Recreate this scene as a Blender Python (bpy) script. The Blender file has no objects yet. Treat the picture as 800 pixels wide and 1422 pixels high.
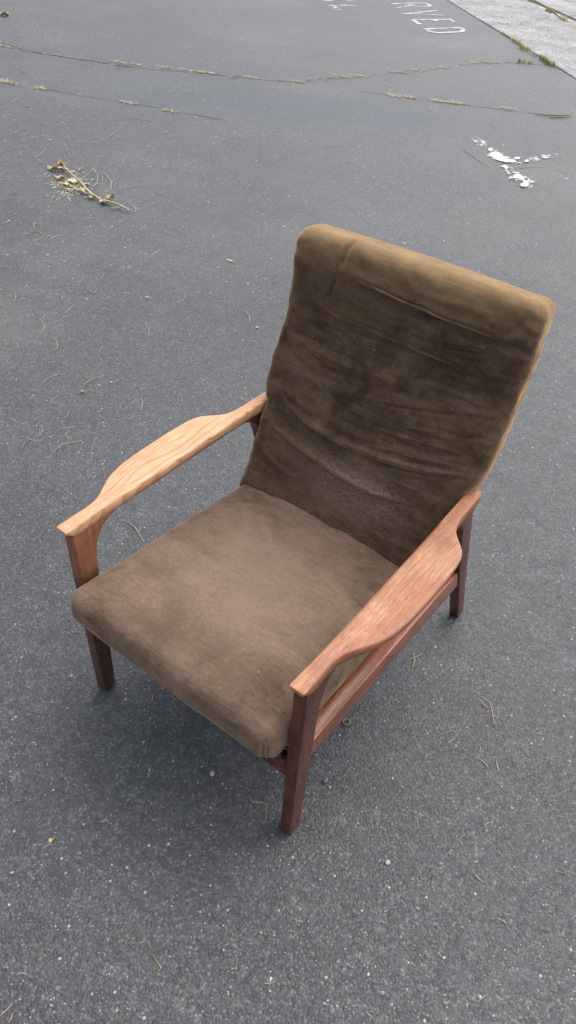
import bpy, bmesh, math, random
import numpy as np
from mathutils import Vector, Matrix

# ------------------------------------------------------------------ camera, sky, sun, exposure
scn = bpy.context.scene
COL = scn.collection
FPX, PITCH, ROLL, YAW = 996.8, 0.7324, 0.0772, -0.5978
CAM = np.array([0.666, -0.9355, 1.6173])
_cy, _sy = math.cos(YAW), math.sin(YAW)
FWD = np.array([_sy*math.cos(PITCH), _cy*math.cos(PITCH), -math.sin(PITCH)])
_r0 = np.array([_cy, -_sy, 0.0]); _u0 = np.cross(_r0, FWD)
RIGHT = math.cos(ROLL)*_r0 + math.sin(ROLL)*_u0
UP = -math.sin(ROLL)*_r0 + math.cos(ROLL)*_u0
cd = bpy.data.cameras.new('camera'); cam = bpy.data.objects.new('camera', cd); COL.objects.link(cam)
cd.sensor_fit = 'VERTICAL'; cd.sensor_height = 36.0; cd.lens = FPX/1422*36
cd.clip_start = 0.05; cd.clip_end = 2000
M = Matrix.Identity(4)
for i in range(3):
    M[i][0] = RIGHT[i]; M[i][1] = UP[i]; M[i][2] = -FWD[i]; M[i][3] = CAM[i]
cam.matrix_world = M
scn.camera = cam

SUN_EL, SUN_AZ = math.radians(63), math.radians(12)      # azimuth measured from +Y towards +X
world = bpy.data.worlds.new('World'); scn.world = world; world.use_nodes = True
wn = world.node_tree.nodes; wl = world.node_tree.links; wn.clear()
sky = wn.new('ShaderNodeTexSky'); sky.sky_type = 'NISHITA'; sky.sun_disc = False
sky.sun_elevation = SUN_EL; sky.sun_rotation = SUN_AZ
sky.air_density = 1.0; sky.dust_density = 4.0; sky.ozone_density = 1.0
hs = wn.new('ShaderNodeHueSaturation'); hs.inputs['Saturation'].default_value = 0.5
bg = wn.new('ShaderNodeBackground'); bg.inputs['Strength'].default_value = 0.15
wo = wn.new('ShaderNodeOutputWorld')
wl.new(sky.outputs[0], hs.inputs['Color']); wl.new(hs.outputs[0], bg.inputs['Color']); wl.new(bg.outputs[0], wo.inputs['Surface'])
sd = bpy.data.lights.new('sun', 'SUN'); sd.energy = 0.85; sd.angle = math.radians(80); sd.color = (1.0, 0.95, 0.87)
so = bpy.data.objects.new('sun', sd); COL.objects.link(so); so.location = (0, 0, 10)
sdir = Vector((math.sin(SUN_AZ)*math.cos(SUN_EL), math.cos(SUN_AZ)*math.cos(SUN_EL), math.sin(SUN_EL)))
so.rotation_euler = (-sdir).to_track_quat('-Z', 'Y').to_euler()
vs = scn.view_settings; vs.view_transform = 'Standard'; vs.look = 'None'; vs.gamma = 1.0; vs.use_curve_mapping = False
vs.exposure = 1.04

# ------------------------------------------------------------------ helpers
rng = random.Random(7); nrng = np.random.default_rng(7)
def ray(px):
    return FWD + (px[0]-400)/FPX*RIGHT - (px[1]-711)/FPX*UP
def G(px, py, z=0.0):                       # point of the ground seen at a photo pixel
    r = ray((px, py)); p = CAM + r*(z-CAM[2])/r[2]
    return Vector((p[0], p[1], z))
def tag(o, label=None, cat=None, group=None, kind=None):
    if label: o['label'] = label
    if cat: o['category'] = cat
    if group: o['group'] = group
    if kind: o['kind'] = kind
    return o
def link(name, me, mat=None, parent=None, loc=None):
    o = bpy.data.objects.new(name, me); COL.objects.link(o)
    if mat is not None and me is not None and not me.materials: me.materials.append(mat)
    if parent is not None: o.parent = parent
    if loc is not None: o.location = loc
    return o
def mesh(name, v, f, smooth=False):
    me = bpy.data.meshes.new(name); me.from_pydata([tuple(map(float, p)) for p in v], [], f); me.update()
    if smooth: me.polygons.foreach_set('use_smooth', [True]*len(me.polygons))
    return me
def bm_mesh(name, bm, smooth=False):
    bmesh.ops.recalc_face_normals(bm, faces=bm.faces[:])
    me = bpy.data.meshes.new(name); bm.to_mesh(me); bm.free()
    if smooth: me.polygons.foreach_set('use_smooth', [True]*len(me.polygons))
    return me
def vnoise(x, y, seed=0):                   # smooth value noise, numpy
    t = np.random.default_rng(seed).random((64, 64))
    xi = np.floor(x).astype(int); yi = np.floor(y).astype(int)
    fx = x-xi; fy = y-yi; fx = fx*fx*(3-2*fx); fy = fy*fy*(3-2*fy)
    a = t[xi % 64, yi % 64]; b = t[(xi+1) % 64, yi % 64]; c = t[xi % 64, (yi+1) % 64]; d = t[(xi+1) % 64, (yi+1) % 64]
    return (a*(1-fx)+b*fx)*(1-fy)+(c*(1-fx)+d*fx)*fy-0.5
class NT:
    def __init__(s, name):
        s.m = bpy.data.materials.new(name); s.m.use_nodes = True
        s.t = s.m.node_tree; s.t.nodes.clear(); s.L = s.t.links
        s.out = s.n('ShaderNodeOutputMaterial'); s.b = s.n('ShaderNodeBsdfPrincipled')
        s.L.new(s.b.outputs[0], s.out.inputs[0])
    def n(s, typ, **kw):
        nd = s.t.nodes.new(typ)
        for k, v in kw.items(): setattr(nd, k, v)
        return nd
    def put(s, sock, v):
        if isinstance(v, bpy.types.NodeSocket): s.L.new(v, sock)
        elif v is not None:
            if hasattr(sock.default_value, '__len__') and len(sock.default_value) == 4 and len(v) == 3: v = (*v, 1)
            sock.default_value = v
    def co(s, kind='Object'): return s.n('ShaderNodeTexCoord').outputs[kind]
    def map(s, v, scale=(1, 1, 1), rot=(0, 0, 0), loc=(0, 0, 0)):
        m = s.n('ShaderNodeMapping'); s.put(m.inputs['Vector'], v); m.inputs['Scale'].default_value = scale
        m.inputs['Rotation'].default_value = rot; m.inputs['Location'].default_value = loc; return m.outputs[0]
    def noise(s, v, scale, detail=3, rough=0.55, dist=0.0, out=0):
        m = s.n('ShaderNodeTexNoise'); s.put(m.inputs['Vector'], v); m.inputs['Scale'].default_value = scale
        m.inputs['Detail'].default_value = detail; m.inputs['Roughness'].default_value = rough; m.inputs['Distortion'].default_value = dist
        return m.outputs[out]
    def vor(s, v, scale, feat='F1', dims='3D', rnd=1.0):
        m = s.n('ShaderNodeTexVoronoi', feature=feat, voronoi_dimensions=dims); s.put(m.inputs['Vector'], v)
        m.inputs['Scale'].default_value = scale; m.inputs['Randomness'].default_value = rnd; return m.outputs
    def ramp(s, v, stops, interp='LINEAR'):
        m = s.n('ShaderNodeValToRGB'); s.put(m.inputs[0], v); e = m.color_ramp.elements; m.color_ramp.interpolation = interp
        while len(e) < len(stops): e.new(0.5)
        for el, (p, c) in zip(e, stops):
            el.position = p; el.color = (*c, 1) if hasattr(c, '__len__') else (c, c, c, 1)
        return m.outputs[0]
    def math(s, op, a, b=None, c=None, clamp=False):
        m = s.n('ShaderNodeMath', operation=op, use_clamp=clamp)
        for i, v in enumerate((a, b, c)):
            if v is not None: s.put(m.inputs[i], v)
        return m.outputs[0]
    def mix(s, f, a, b, mode='MIX'):
        m = s.n('ShaderNodeMix', data_type='RGBA', blend_type=mode); s.put(m.inputs[0], f); s.put(m.inputs[6], a); s.put(m.inputs[7], b); return m.outputs[2]
    def sep(s, v):
        m = s.n('ShaderNodeSeparateXYZ'); s.put(m.inputs[0], v); return m.outputs
    def bump(s, h, dist=0.002, strength=1.0, normal=None):
        m = s.n('ShaderNodeBump'); s.put(m.inputs['Height'], h); m.inputs['Distance'].default_value = dist
        m.inputs['Strength'].default_value = strength; s.put(m.inputs['Normal'], normal); return m.outputs[0]
    def set(s, **kw):
        for k, v in kw.items(): s.put(s.b.inputs[k.replace('_', ' ')], v)
        return s.m

# ------------------------------------------------------------------ materials
def mat_asphalt():
    t = NT('asphalt'); p = t.co('Object')
    v1 = t.vor(p, 185); v2 = t.vor(p, 400); v3 = t.vor(t.map(p, loc=(3, 7, 1)), 95)
    h1 = t.ramp(v1['Distance'], [(0.0, 1.0), (0.35, 0.85), (0.75, 0.0)]); h2 = t.ramp(v2['Distance'], [(0.0, 1.0), (0.7, 0.0)])
    r1 = t.sep(v1['Color']); r3 = t.sep(v3['Color'])
    col = t.ramp(r1[0], [(0.0, (0.021, 0.0235, 0.0275)), (0.5, (0.038, 0.0420, 0.0490)), (0.85, (0.057, 0.061, 0.068)), (1.0, (0.115, 0.115, 0.115))])
    warm = t.math('GREATER_THAN', r1[1], 0.86)
    col = t.mix(t.math('MULTIPLY', warm, 0.55), col, (0.105, 0.080, 0.060))
    pit = t.ramp(v1['Distance'], [(0.42, 0.0), (0.8, 1.0)])
    col = t.mix(t.math('MULTIPLY', pit, 0.6), col, (0.022, 0.023, 0.025))
    # pale quartz chips
    core = t.math('LESS_THAN', v3['Distance'], 0.27)
    wmask = t.math('MULTIPLY', t.math('GREATER_THAN', r3[0], 0.982), core)
    col = t.mix(t.math('MULTIPLY', wmask, 0.75), col, (0.40, 0.40, 0.39))
    v4 = t.vor(t.map(p, loc=(11, 2, 5)), 260); r4 = t.sep(v4['Color'])
    wm2 = t.math('MULTIPLY', t.math('GREATER_THAN', r4[0], 0.986), t.math('LESS_THAN', v4['Distance'], 0.33))
    col = t.mix(t.math('MULTIPLY', wm2, 0.8), col, (0.45, 0.45, 0.44))
    v5 = t.vor(t.map(p, loc=(4, 9, 2)), 48); r5 = t.sep(v5['Color'])
    col = t.mix(1.0, col, t.ramp(r5[0], [(0.0, 0.80), (0.6, 1.0), (0.93, 1.08), (1.0, 1.3)]), 'MULTIPLY')
    # broad mottling, old bitumen stains, dust
    big = t.ramp(t.noise(p, 0.8, 4), [(0.3, 0.80), (0.7, 1.16)])
    col = t.mix(1.0, col, big, 'MULTIPLY')
    med = t.ramp(t.noise(p, 9, 5, 0.65), [(0.3, 0.84), (0.7, 1.14)])
    col = t.mix(1.0, col, med, 'MULTIPLY')
    dust = t.ramp(t.noise(t.map(p, loc=(5, 5, 0)), 0.55, 5, 0.6), [(0.5, 0.0), (0.72, 1.0)])
    col = t.mix(t.math('MULTIPLY', dust, 0.22), col, (0.17, 0.155, 0.135))
    # the tar-rich bluish strip between the two cracks
    c0 = G(425, 150)
    q = t.map(p, loc=(-c0.x, -c0.y, 0))
    bd = G(600, 160)-G(260, 128)
    q = t.map(q, rot=(0, 0, -math.atan2(bd.y, bd.x)))
    q = t.map(q, scale=(0.36, 0.95, 0.0))
    ln = t.n('ShaderNodeVectorMath', operation='LENGTH'); t.L.new(q, ln.inputs[0])
    rad = t.math('ADD', ln.outputs['Value'], t.math('MULTIPLY', t.noise(p, 1.4, 4), 0.8))
    blot = t.ramp(rad, [(0.75, 1.0), (1.6, 0.0)])
    col = t.mix(t.math('MULTIPLY', blot, 0.75), col, (0.026, 0.033, 0.048))
    st = t.ramp(t.noise(t.map(p, loc=(2.3, 8.1, 0)), 2.3, 5, 0.62, 0.7), [(0.56, 0.0), (0.66, 1.0)])
    col = t.mix(t.math('MULTIPLY', st, 0.30), col, (0.030, 0.030, 0.032))
    h = t.math('ADD', t.math('MULTIPLY', h1, 0.75), t.math('MULTIPLY', h2, 0.3))
    h = t.math('ADD', h, t.math('MULTIPLY', t.noise(p, 60, 3), 0.9))
    bp = t.bump(h, 0.0022, 0.75)
    rough = t.ramp(r1[2], [(0.0, 0.40), (1.0, 0.66)])
    return t.set(Base_Color=col, Roughness=rough, Normal=bp, Specular_IOR_Level=0.6)
def mat_concrete(name, a, b, c, sc=1.0):
    t = NT(name); p = t.co('Object')
    v = t.vor(p, 60*sc); r = t.sep(v['Color'])
    col = t.ramp(r[0], [(0.0, a), (0.5, b), (1.0, c)])
    pit = t.ramp(v['Distance'], [(0.4, 0.0), (0.8, 1.0)]); col = t.mix(t.math('MULTIPLY', pit, 0.4), col, (0.14, 0.135, 0.13))
    st = t.ramp(t.noise(p, 1.6, 6, 0.7), [(0.35, 0.66), (0.62, 1.08)]); col = t.mix(1.0, col, st, 'MULTIPLY')
    s2 = t.ramp(t.noise(p, 11, 4, 0.7), [(0.35, 0.72), (0.6, 1.05)]); col = t.mix(1.0, col, s2, 'MULTIPLY')
    bp = t.bump(t.math('ADD', v['Distance'], t.noise(p, 25, 4)), 0.004, 0.6)
    return t.set(Base_Color=col, Roughness=0.85, Normal=bp)
def mat_paint():
    t = NT('worn_road_paint'); p = t.co('Object')
    col = t.mix(t.noise(p, 30, 4), (0.36, 0.36, 0.36), (0.66, 0.66, 0.65))
    n = t.math('ADD', t.math('MULTIPLY', t.noise(p, 55, 4, 0.7), 0.6), t.math('MULTIPLY', t.noise(p, 7, 3), 0.4))
    keep = t.ramp(n, [(0.47, 0.0), (0.50, 1.0)])
    tr = t.n('ShaderNodeBsdfTransparent'); mx = t.n('ShaderNodeMixShader')
    t.L.new(keep, mx.inputs[0]); t.L.new(tr.outputs[0], mx.inputs[1]); t.L.new(t.b.outputs[0], mx.inputs[2]); t.L.new(mx.outputs[0], t.out.inputs[0])
    return t.set(Base_Color=col, Roughness=0.7)
def mat_plain(name, a, b, scale=40, rough=0.8, bump=0.0, spec=0.4):
    t = NT(name); p = t.co('Object')
    col = t.ramp(t.noise(p, scale, 4, 0.6), [(0.3, a), (0.7, b)])
    kw = {}
    if bump: kw['Normal'] = t.bump(t.noise(p, scale*3, 3), bump, 0.8)
    return t.set(Base_Color=col, Roughness=rough, Specular_IOR_Level=spec, **kw)
def mat_velvet(name, dark, mid, worn, tint, sheen, wornpos=None, speck=1.0, fade=None):
    t = NT(name); p = t.co('Object')
    w = t.noise(t.map(p, scale=(0.7, 1, 1)), 6.5, 6, 0.66, 1.1)
    col = t.ramp(w, [(0.36, dark), (0.62, mid)])
    # thread lines of the pile in both directions
    l1 = t.noise(t.map(p, scale=(16, 300, 300)), 1.0, 2); l2 = t.noise(t.map(p, scale=(330, 12, 12)), 1.0, 2)
    f = t.math('ADD', t.math('MULTIPLY', l1, 0.68), t.math('MULTIPLY', l2, 0.32))
    col = t.mix(1.0, col, t.ramp(f, [(0.34, 0.78), (0.66, 1.22)]), 'MULTIPLY')
    col = t.mix(1.0, col, t.ramp(t.noise(t.map(p, scale=(0.8, 1, 1)), 110, 4, 0.7), [(0.32, 0.78), (0.68, 1.22)]), 'MULTIPLY')
    rub = t.ramp(t.noise(p, 14, 6, 0.75), [(0.46, 0.0), (0.66, 1.0)])
    amt = t.math('MULTIPLY', rub, 0.28)
    if wornpos:
        c, sc, r0, r1 = wornpos
        q = t.map(p, loc=[-c[i]*sc[i] for i in range(3)], scale=sc)
        ln = t.n('ShaderNodeVectorMath', operation='LENGTH'); t.L.new(q, ln.inputs[0])
        rr = t.math('ADD', ln.outputs['Value'], t.math('MULTIPLY', t.math('SUBTRACT', t.noise(p, 9, 4), 0.5), 0.9))
        m = t.ramp(rr, [(r0, 1.0), (r1, 0.0)])
        sp = t.ramp(t.noise(t.map(p, scale=(0.8, 1, 1)), 190, 4, 0.7), [(0.44, 0.0), (0.56, 1.0)])
        amt = t.math('MAXIMUM', amt, t.math('MULTIPLY', m, t.math('ADD', t.math('MULTIPLY', sp, 0.62*speck), 0.25+0.45*(1-speck))))
    col = t.mix(amt, col, worn)
    if fade:                                             # mostly grazing sheen painted into the pile colour towards the top, some sun fading
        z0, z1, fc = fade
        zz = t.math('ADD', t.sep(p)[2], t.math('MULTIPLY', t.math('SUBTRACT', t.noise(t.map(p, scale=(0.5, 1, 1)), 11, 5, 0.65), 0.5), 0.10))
        sheen_fade = t.ramp(t.math('DIVIDE', t.math('SUBTRACT', zz, z0), z1-z0), [(0.0, 0.0), (1.0, 1.0)])
        col = t.mix(t.math('MULTIPLY', sheen_fade, 0.85), col, fc)
    lint = t.vor(p, 95); lr = t.sep(lint['Color'])
    lm = t.math('MULTIPLY', t.math('GREATER_THAN', lr[0], 0.985), t.math('LESS_THAN', lint['Distance'], 0.16))
    col = t.mix(t.math('MULTIPLY', lm, 0.5), col, (0.34, 0.30, 0.25))
    h = t.math('ADD', t.math('MULTIPLY', f, 1.0), t.math('MULTIPLY', t.noise(p, 70, 4), 0.7))
    return t.set(Base_Color=col, Roughness=0.95, Specular_IOR_Level=0.15, Sheen_Weight=t.math('MULTIPLY', t.ramp(t.noise(p, 22, 5, 0.7), [(0.33, 0.35), (0.65, 1.0)]), sheen), Sheen_Roughness=0.42, Sheen_Tint=tint, Normal=t.bump(t.math('ADD', h, t.math('MULTIPLY', t.noise(t.map(p, scale=(0.6, 1, 1)), 42, 5, 0.6, 0.4), 1.3)), 0.0018, 0.6))
def mat_wood(name, light, dark, grain=(150, 9, 150), rough=0.5, bleach=None, coat=0.0, cathedral=False, patch=None):
    t = NT(name); p = t.co('Object')
    g = t.noise(t.map(p, scale=grain), 1.0, 4, 0.65)
    pores = t.noise(t.map(p, scale=(grain[0]*5, grain[1]*3.5, grain[2]*5)), 1.0, 3)
    if cathedral:
        sx_ = t.sep(t.map(p, rot=(0.0, 0.25, 0.10)))
        fld = t.math('ADD', t.math('MULTIPLY', sx_[0], 105.0), t.math('MULTIPLY', t.noise(t.map(p, scale=(9, 2.6, 9)), 1.0, 2, 0.4), 17.0))
        fr = t.math('FRACT', fld); ln_ = t.ramp(fr, [(0.0, 0.05), (0.62, 0.30), (0.90, 0.95), (1.0, 0.05)])
        g = t.math('ADD', t.math('MULTIPLY', ln_, 0.36), t.math('MULTIPLY', g, 0.58))
    col = t.ramp(g, [(0.3, light), (0.62, dark)])
    if bleach:
        bl, bd, z0, z1 = bleach
        col2 = t.ramp(g, [(0.26, bl), (0.66, bd)])
        z = t.sep(p)[2]
        zz = t.math('ADD', z, t.math('MULTIPLY', t.math('SUBTRACT', t.noise(t.map(p, scale=(1, 0.35, 1)), 18, 4), 0.5), 0.022))
        col = t.mix(t.ramp(t.math('DIVIDE', t.math('SUBTRACT', zz, z0), z1-z0), [(0.0, 0.0), (1.0, 1.0)]), col, col2)
    if patch:
        pm = t.ramp(t.noise(t.map(p, scale=(1, 0.45, 1)), 15, 5, 0.65), [(0.44, 0.0), (0.60, 1.0)]); col = t.mix(t.math('MULTIPLY', pm, 0.75), col, patch)
        sc = t.ramp(t.noise(p, 130, 4, 0.75), [(0.60, 0.0), (0.66, 1.0)]); col = t.mix(t.math('MULTIPLY', sc, 0.35), col, (0.62, 0.42, 0.27))
    col = t.mix(1.0, col, t.ramp(pores, [(0.32, 0.80), (0.5, 1.04)]), 'MULTIPLY')
    wear = t.ramp(t.noise(p, 7, 5, 0.7), [(0.35, 0.80), (0.65, 1.14)]); col = t.mix(1.0, col, wear, 'MULTIPLY')
    return t.set(Base_Color=col, Roughness=t.ramp(pores, [(0.3, rough+0.2), (0.6, rough)]), Coat_Weight=coat, Coat_Roughness=0.25, Normal=t.bump(t.math('ADD', g, pores), 0.0006, 0.5))

MA = mat_asphalt()
M_GUT = mat_concrete('pale_aggregate_concrete', (0.17, 0.17, 0.17), (0.29, 0.288, 0.285), (0.46, 0.455, 0.45), 1.0)
M_PATH = mat_concrete('footpath_concrete', (0.25, 0.247, 0.24), (0.33, 0.325, 0.315), (0.42, 0.415, 0.40), 1.6)
M_PAINT = mat_paint()
M_SOIL = mat_plain('crack_soil', (0.018, 0.016, 0.012), (0.06, 0.05, 0.035), 35, 0.95, 0.004, 0.1)
M_STRAW = mat_plain('dry_straw', (0.40, 0.29, 0.14), (0.60, 0.47, 0.26), 60, 0.8)
M_NEEDLE = mat_plain('dry_needle', (0.26, 0.185, 0.11), (0.46, 0.36, 0.24), 12, 0.75)
M_GRASS = mat_plain('green_grass', (0.20, 0.23, 0.05), (0.38, 0.38, 0.13), 40, 0.7)
M_GRASSY = mat_plain('yellowing_grass', (0.32, 0.30, 0.08), (0.52, 0.45, 0.20), 40, 0.75)
M_LEAF = mat_plain('dry_leaf', (0.30, 0.21, 0.10), (0.56, 0.45, 0.26), 45, 0.8, 0.002)
M_STEM = mat_plain('dry_stem', (0.34, 0.27, 0.16), (0.52, 0.44, 0.30), 30, 0.75)
M_BARK = mat_plain('brown_stick', (0.20, 0.13, 0.085), (0.36, 0.25, 0.16), 30, 0.85)
M_CRUMB = mat_plain('leaf_crumbs', (0.36, 0.30, 0.17), (0.58, 0.52, 0.34), 60, 0.9)
M_CHIP = mat_plain('pale_stone', (0.16, 0.16, 0.155), (0.50, 0.50, 0.48), 90, 0.6)
M_PEB = mat_plain('blue_grey_stone', (0.06, 0.08, 0.11), (0.12, 0.15, 0.19), 60, 0.5)
M_TEAL = mat_plain('teal_plastic', (0.05, 0.42, 0.38), (0.08, 0.5, 0.45), 60, 0.4)
M_METAL = NT('dull_metal').set(Base_Color=(0.20, 0.17, 0.13), Metallic=0.7, Roughness=0.5)
M_WEB = mat_plain('black_webbing', (0.010, 0.014, 0.020), (0.028, 0.036, 0.05), 80, 0.55, 0.001)
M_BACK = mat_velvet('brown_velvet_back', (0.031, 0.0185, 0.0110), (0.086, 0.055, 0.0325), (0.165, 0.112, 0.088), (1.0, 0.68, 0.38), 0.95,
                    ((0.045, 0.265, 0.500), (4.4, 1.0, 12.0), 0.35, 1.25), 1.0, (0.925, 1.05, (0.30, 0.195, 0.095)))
M_SEAT = mat_velvet('brown_velvet_seat', (0.072, 0.046, 0.031), (0.145, 0.098, 0.068), (0.215, 0.154, 0.116), (1.0, 0.70, 0.46), 0.6,
                    ((-0.02, -0.10, 0.44), (3.2, 3.0, 0.5), 0.2, 1.25), 0.35)
M_WOOD = mat_wood('varnished_teak', (0.160, 0.041, 0.018), (0.058, 0.015, 0.009), (90, 90, 9), 0.36, coat=0.25)
M_RAIL = mat_wood('varnished_teak_rail', (0.33, 0.096, 0.038), (0.15, 0.040, 0.019), (90, 7, 90), 0.30, coat=0.4)
M_ARM_L = mat_wood('bleached_teak_clean', (0.200, 0.075, 0.038), (0.095, 0.034, 0.019), (120, 6, 120), 0.55,
                   bleach=((0.64, 0.370, 0.205), (0.41, 0.190, 0.092), 0.548, 0.566), cathedral=True)
M_ARM_R = mat_wood('bleached_teak_scuffed', (0.19, 0.068, 0.036), (0.085, 0.030, 0.018), (230, 13, 230), 0.5,
                   bleach=((0.50, 0.280, 0.152), (0.27, 0.108, 0.052), 0.556, 0.572), patch=(0.27, 0.092, 0.043))
M_LEGL = mat_wood('stripped_teak_leg', (0.115, 0.040, 0.022), (0.048, 0.017, 0.011), (90, 90, 9), 0.42,
                  bleach=((0.31, 0.130, 0.062), (0.19, 0.068, 0.034), 0.385, 0.45), coat=0.15)

# ------------------------------------------------------------------ the ground and its cracks
def jag(pts, step, amp, seed):
    r = random.Random(seed); out = []
    for a, b in zip(pts[:-1], pts[1:]):
        n = max(1, int((b-a).length/step))
        for i in range(n):
            p = a.lerp(b, i/n); out.append(p + (Vector((r.uniform(-1, 1), r.uniform(-1, 1), 0))*amp if out else Vector((0, 0, 0))))
    out.append(pts[-1]); return out
kerb_a, kerb_b = G(620, 0), G(800, 110)
kd = (kerb_b-kerb_a).normalized(); kn = Vector((-kd.y, kd.x, 0));  kn = kn if kn.y > 0 else -kn
crack_px = [(0, 64), (60, 75), (120, 84), (180, 93), (230, 98), (290, 103), (345, 109), (405, 114), (450, 110), (500, 107), (540, 103), (585, 98), (625, 94), (660, 88), (700, 87), (742, 90)]
crk = [G(*p) for p in crack_px]
far = crk[0] + (crk[0]-crk[1]).normalized()*3
kx = kerb_a + kd*((crk[-1]-kerb_a).dot(kd))          # the crack ends at the concrete edge
crk = jag([crk[0]+(crk[0]-crk[1]).normalized()*60, far] + crk + [kx], 0.16, 0.018, 3)
gap = [0.004 + 0.012*max(0, vnoise(np.array([i*0.45]), np.array([0.3]), 5)[0]+0.5) for i in range(len(crk))]
BIG = 220.0
def build_ground():
    A = [p + Vector((0, g, 0)) for p, g in zip(crk, gap)]; B = [p - Vector((0, g, 0)) for p, g in zip(crk, gap)]
    n = len(crk); v = []; f = []
    k0 = kerb_a - kd*BIG; k1 = kerb_a + kd*BIG
    up = A + [k0, k0 - kn*BIG*0.2 + Vector((-BIG, 0, 0))]
    lo = B + [k1, Vector((BIG*0.9, -BIG, 0)), Vector((-BIG, -BIG, 0))]
    v += up; f.append(list(range(len(up)))); o = len(v); v += lo; f.append(list(range(o, o+len(lo)))[::-1])
    # groove walls
    d = Vector((0, 0, -0.03)); wa = len(v); v += [p+d for p in A]; wb = len(v); v += [p+d for p in B]
    for i in range(n-1):
        f.append([i, i+1, wa+i+1, wa+i]); f.append([o+i+1, o+i, wb+i, wb+i+1])
    bm = bmesh.new(); vs_ = [bm.verts.new(p) for p in v]
    for q in f: bm.faces.new([vs_[i] for i in q])
    bmesh.ops.recalc_face_normals(bm, faces=bm.faces[:])
    for fc in bm.faces:
        if abs(fc.normal.z) > 0.9 and fc.normal.z < 0: fc.normal_flip()
    bmesh.ops.triangulate(bm, faces=[fc for fc in bm.faces if len(fc.verts) > 4])
    me = bpy.data.meshes.new('asphalt'); bm.to_mesh(me); bm.free(); return me
ground = tag(link('asphalt', build_ground(), MA), 'dark grey worn asphalt of the car park', None, None, 'structure')
cs = []
for p in crk: cs += [p+Vector((0, 0.06, -0.012)), p+Vector((0, -0.06, -0.012))]
tag(link('crack_soil', mesh('crack_soil', cs, [[2*i, 2*i+1, 2*i+3, 2*i+2] for i in range(len(crk)-1)]), M_SOIL, ground), kind=None)
def hairline(pxs, w, seed, name='hairline_crack', z=0.003):
    pts = jag([G(*p) for p in pxs], 0.10, 0.012, seed); r = random.Random(seed); v = []; f = []
    for i, p in enumerate(pts):
        t = ((pts[min(i+1, len(pts)-1)] - pts[max(i-1, 0)])).normalized(); n = Vector((-t.y, t.x, 0))
        ww = w*r.uniform(0.25, 1.0)*(0.1 if i in (0, len(pts)-1) else 1); v += [p+n*ww+Vector((0, 0, z)), p-n*ww+Vector((0, 0, z))]
    for i in range(len(pts)-1): f.append([2*i, 2*i+1, 2*i+3, 2*i+2])
    return link(name, mesh(name, v, f), M_SOIL, ground)
hairline([(48, 120), (75, 126), (110, 133), (150, 139), (190, 145), (240, 154), (280, 161), (318, 169)], 0.0045, 11)
hairline([(498, 126), (530, 131), (575, 137), (615, 143), (650, 147), (700, 153), (745, 158), (800, 163)], 0.0055, 12)
hairline([(-5, 58), (30, 68), (70, 76)], 0.006, 13)
hairline([(640, 205), (655, 218), (680, 233), (705, 236), (760, 232), (810, 250)], 0.0022, 14)

# pale concrete strip with a shallow dish, then the footpath slab behind its grassy joint
def strip(name, mat, o0, prof, L0, L1, seg, kind_label):
    v = []; f = []; m = len(prof)
    for i in range(seg+1):
        b = kerb_a + kd*(L0+(L1-L0)*i/seg)
        for (d, z) in prof: v.append(b + kn*(o0+d) + Vector((0, 0, z + 0.004*math.sin(i*1.7+d*9))))
    for i in range(seg):
        for j in range(m-1): f.append([i*m+j, (i+1)*m+j, (i+1)*m+j+1, i*m+j+1])
    me = mesh(name, v, f); 
    bm = bmesh.new(); bm.from_mesh(me); bmesh.ops.recalc_face_normals(bm, faces=bm.faces[:])
    if sum(fc.normal.z for fc in bm.faces) < 0: bmesh.ops.reverse_faces(bm, faces=bm.faces[:])
    bm.to_mesh(me); bm.free()
    return tag(link(name, me, mat), kind_label, None, None, 'structure')
j0 = G(730, 0); WID = (j0-kerb_a).dot(kn)
strip('concrete_gutter', M_GUT, 0.0, [(0.0, -0.06), (0.0, 0.012), (0.03, 0.018), (0.35, 0.010), (0.8, 0.0), (1.2, 0.008), (WID-0.05, 0.03), (WID, -0.03)], -160, 60, 160, 'pale exposed aggregate concrete strip edging the asphalt')
strip('footpath', M_PATH, WID+0.03, [(0.0, -0.03), (0.01, 0.040), (3.0, 0.07), (8.0, 0.08), (180.0, 0.1)], -160, 60, 160, 'smooth pale concrete footpath beyond the grassy joint')
for pxs, w, sd_ in (([(679, 35), (695, 36), (720, 36), (742, 31), (765, 25)], 0.010, 21), ([(772, 18), (786, 20), (800, 24)], 0.016, 22), ([(774, 2), (800, 9)], 0.014, 23), ([(784, 29), (800, 26)], 0.012, 24)):
    hairline(pxs, w, sd_, 'concrete_crack', 0.05 if sd_ > 21 else 0.034)

# ------------------------------------------------------------------ painted markings
def stroke(bm, pxs, w, seed, z=0.004):
    pts = [G(*p) for p in pxs]; fine = [pts[0]]
    for a, b in zip(pts[:-1], pts[1:]):
        n = max(1, int((b-a).length/0.04)); fine += [a.lerp(b, (i+1)/n) for i in range(n)]
    r = random.Random(seed); prev = None
    for i, p in enumerate(fine):
        t = (fine[min(i+1, len(fine)-1)] - fine[max(i-1, 0)]).normalized(); n = Vector((-t.y, t.x, 0)); zz = Vector((0, 0, z))
        a = bm.verts.new(p+n*w*r.uniform(0.75, 1.05)+zz); b = bm.verts.new(p-n*w*r.uniform(0.75, 1.05)+zz)
        if prev: bm.faces.new([prev[0], a, b, prev[1]])
        prev = (a, b)
def zpx(u, v): return (440+u*0.275, v*0.275)
def letter(name, strokes, w, seed):
    bm = bmesh.new()
    for k, q in enumerate(strokes): stroke(bm, [zpx(*p) for p in q], w, seed+k, 0.004+0.0012*k)
    bm.normal_update()
    for fc in bm.faces:
        if fc.normal.z < 0: fc.normal_flip()
    me = bpy.data.meshes.new(name); bm.to_mesh(me); bm.free(); link(name, me, M_PAINT, LET)
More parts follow.
